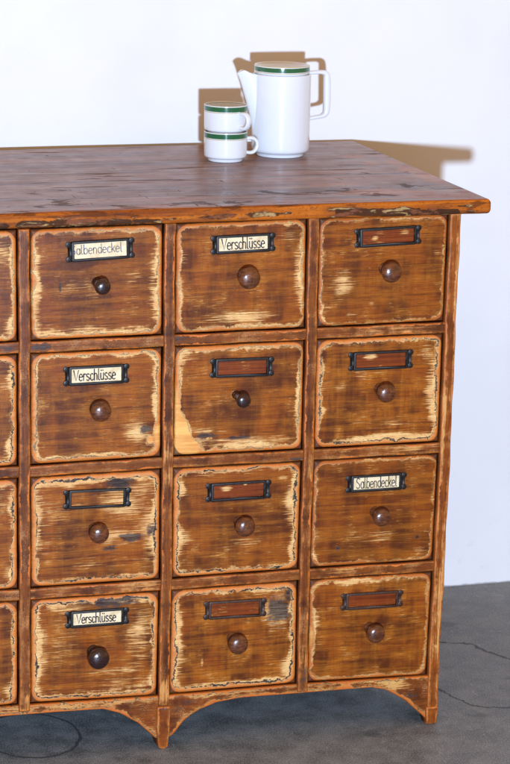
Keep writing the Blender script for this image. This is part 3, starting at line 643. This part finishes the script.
for r_ in (1, 2, 3, 4):
    for c_ in (0, 1, 2, 3):
        i, j = c_-1, c_; gp = .0016; rr = r_
        q = lambda k, rw, sx, sz: (XC[k][rw]+sx*(HS+gp), ZC[k][rw]+sz*(.0098+gp))
        tl, tr = q(i, rr-1, 1, -1), q(j, rr-1, -1, -1); bl, br = q(i, rr, 1, 1), q(j, rr, -1, 1)
        if rr == 1: tl = (tl[0], ZC[i][0]-.0012); tr = (tr[0], ZC[j][0]-.0012)
        if rr == 4: bl = (bl[0], ZC[i][4]+.0085); br = (br[0], ZC[j][4]+.0085)
        w = (tr[0]-tl[0]+br[0]-bl[0])/2; h = (tl[1]-bl[1]+tr[1]-br[1])/2
        def pos(S, T, tl=tl, tr=tr, bl=bl, br=br):
            X = (bl[0]*(1-S)+br[0]*S)*(1-T)+(tl[0]*(1-S)+tr[0]*S)*T
            Z = (bl[1]*(1-S)+br[1]*S)*(1-T)+(tl[1]*(1-S)+tr[1]*S)*T
            return X, Z
        key = (r_, c_); H = HOLD[key]
        red = [] if key in TEXT or key == (3,1) else [(H[0]-H[2]/2+.002, H[0]+H[2]/2-.002, H[1]-H[3]/2+.002, H[1]+H[3]/2-.002)]
        d = board('drawer', M['drawer'], pos, w, h, .0005, .0062, .018, 110, 96, chest, ((tl[0]+br[0])/2, 0, (tl[1]+br[1])/2), 100+r_*7+c_*3, 'x', PATCH[key], red, TONE[key], {(1,0):.6,(1,1):.6,(1,2):.45,(1,3):.2,(2,1):.7,(2,2):.6,(2,3):.9,(3,3):.2,(4,3):.35}.get(key, 1.), cr=.022)
        if key in LAB: d['label'] = LAB[key]
        holder(d, key); knob(d, key)

# ------------------------------------------------------------------ tableware
TOP = .9581
def smooth_prof(p, k=2):                               # Chaikin rounding of a lathe profile
    for _ in range(k):
        o = [p[0]]
        for a, b in zip(p, p[1:]):
            o.append((a[0]*.78+b[0]*.22, a[1]*.78+b[1]*.22)); o.append((a[0]*.22+b[0]*.78, a[1]*.22+b[1]*.78))
        o.append(p[-1]); p = o
    return p

def cup(x, y, z, ang, label):
    t = thing('coffee_cup', (x, y, z), label, 'cup', 'stacked coffee cups'); t.rotation_euler.z = 0
    mb = MB()
    out = [(.0005,.0030),(.027,.0030),(.0285,.0),(.0318,.0),(.0326,.0020),(.0340,.0062),(.0385,.0076),(.0400,.0100),(.0404,.030),(.0406,.0540),(.0404,.0555),(.0392,.0557),(.0384,.0540),(.0382,.030),(.0375,.016),(.033,.0105),(.020,.0085),(.0005,.008)]
    mb.lathe([(r, h) for r, h in smooth_prof(out)], 'z', (x, y, z), 64)
    mb.build('cup_body', M['cup'], t, (x, y, z))
    h = MB(); ca, sa = math.cos(ang), math.sin(ang); path = []
    pts = [(.0375,.0410),(.046,.0420),(.0545,.0408),(.0600,.0353),(.0612,.0278),(.0588,.0203),(.0535,.0148),(.046,.0138),(.0365,.0160)]
    pts = smooth_prof(pts)
    for r, q in pts: path.append((x+r*ca, y+r*sa, z+q))
    h.sweep(path, .0033, .0056, (-sa, ca, 0), n=14, p=2.6)
    h.build('handle', M['white'], t)
    return t
cup(.4890, .495, TOP, math.radians(-3), 'white cup with green and gold rim, lower of the two stacked beside the pot')
cup(.4882, .4945, TOP+.0503, math.radians(-62), 'white cup with green and gold rim, stacked on top of the other cup')

def coffee_pot(x, y):
    z = TOP; t = thing('coffee_pot', (x, y, z), 'tall white porcelain coffee pot with green banded lid on the chest top', 'coffee pot')
    mb = MB()
    prof = [(.0005,.003),(.038,.003),(.0400,0),(.0440,0),(.0450,.0035),(.0460,.0065),(.0515,.0085),(.0546,.0120),(.0554,.0190),(.0556,.060),(.0556,.120),(.0554,.1525),(.0550,.1550),(.0530,.1560),(.0510,.1550),(.0505,.145),(.0505,.02),(.0005,.015)]
    mb.lathe(smooth_prof(prof), 'z', (x, y, z), 96)
    mb.build('pot_body', M['white'], t, (x, y, z))
    # spout: stacked teardrop sections that grow out of the body
    sp = MB(); N = 28; rows = []
    tab = [(.018,.0535,.010),(.040,.0545,.0125),(.058,.0580,.0135),(.080,.0625,.0140),(.101,.0688,.0140),(.124,.0762,.0136),(.144,.0826,.0130),(.1540,.0868,.0124),(.1590,.0895,.0118)]
    for k, (h, reach, hw) in enumerate(tab):
        ring = []
        for a in range(N):
            th = 2*math.pi*a/N; c, s_ = math.cos(th), math.sin(th)
            base = .040; mid = (reach+base)/2; half = (reach-base)/2
            ex = mid+half*c; wy = hw*s_*(1-.38*max(0, c))*(1+.35*max(0, -c))
            u = max(0., (ex-base)/(reach-base))
            dz = 0
            if k >= len(tab)-2: dz = (-.0045*(1-u)+.0058*math.exp(-((u-.76)/.2)**2)-.0035*u**8)*(1 if k == len(tab)-1 else .6)
            ring.append((x-ex, y+wy, z+h+dz))
        rows.append(ring)
    # lip and inside
    top = rows[-1]; cx = np.mean([q[0] for q in top]); cy = y
    rows.append([(q[0]+(cx-q[0])*.10, q[1]+(cy-q[1])*.16, q[2]+.0006) for q in top])
    rows.append([(q[0]+(cx-q[0])*.22, q[1]+(cy-q[1])*.34, q[2]-.0016) for q in top])
    rows.append([(q[0]+(cx-q[0])*.34, q[1]+(cy-q[1])*.5, q[2]-.012) for q in top])
    v = [q for rw in rows for q in rw]; f = []
    for i in range(len(rows)-1):
        for a in range(N): b = (a+1) % N; f.append((i*N+a, i*N+b, (i+1)*N+b, (i+1)*N+a)[::-1])
    f.append(tuple(range(N))); f.append(tuple((len(rows)-1)*N+a for a in range(N))[::-1])
    sp.add(v, f); s = sp.build('spout', M['white'], t)
    ss = s.modifiers.new('smooth', 'SUBSURF'); ss.levels = ss.render_levels = 1
    hb = MB(); raw = [(.0520,.1560),(.0700,.1572),(.0810,.1570),(.0885,.1540),(.0898,.1450),(.0906,.115),(.0910,.0880),(.0895,.0780),(.0825,.0735),(.0690,.0712),(.0530,.0692)]
    pts = smooth_prof(raw, 2); L = len(pts)
    ra = [.0036+.0034*math.sin(math.pi*min(1, max(0, (i/L-.18)/.6))) for i in range(L)]
    hb.sweep([(x+r, y-.000, z+q) for r, q in pts], ra, .0082, (0,1,0), n=16, p=2.8)
    hb.build('handle', M['white'], t)
    lb = MB(); zl = z+.1566
    lp = [(.0500,-.002),(.0505,.0006),(.0524,.0008),(.0527,.0020),(.0527,.0100),(.0526,.0150),(.0519,.0162),(.0500,.0160),(.0486,.0140),(.0470,.0115),(.040,.0105),(.020,.0100),(.0005,.0100)]
    lb.lathe(smooth_prof(lp, 1), 'z', (x, y, zl), 96)
    lb.build('lid', M['lid'], t, (x, y, zl))
coffee_pot(.6120, .5435)

# ------------------------------------------------------------------ light, camera
w = bpy.data.worlds.new('World'); bpy.context.scene.world = w; w.use_nodes = True
bg = w.node_tree.nodes['Background']; bg.inputs[0].default_value = (.62,.37,.18,1); bg.inputs[1].default_value = 1.12
ld = bpy.data.lights.new('camera_flash', 'POINT'); ld.energy = 1200; ld.color = (.53,.71,1.0); ld.shadow_soft_size = .05
lo = bpy.data.objects.new('camera_flash', ld); C.objects.link(lo); lo.location = (-.58,-3.9,1.08)

cd = bpy.data.cameras.new('camera'); co = bpy.data.objects.new('camera', cd); C.objects.link(co)
co.location = (-.84472,-3.98907,.70931+.948); co.rotation_euler = (1.33475327,-.0221880537,-.297703167)
cd.sensor_fit = 'VERTICAL'; cd.sensor_height = 24; cd.lens = 2515.83*24/764; cd.clip_end = 100; cd.clip_start = .05
cd.dof.use_dof = True; cd.dof.focus_distance = 4.15; cd.dof.aperture_fstop = 10
sc = bpy.context.scene; sc.camera = co
sc.view_settings.view_transform = 'Standard'; sc.view_settings.look = 'None'; sc.view_settings.exposure = 0; sc.view_settings.gamma = 1
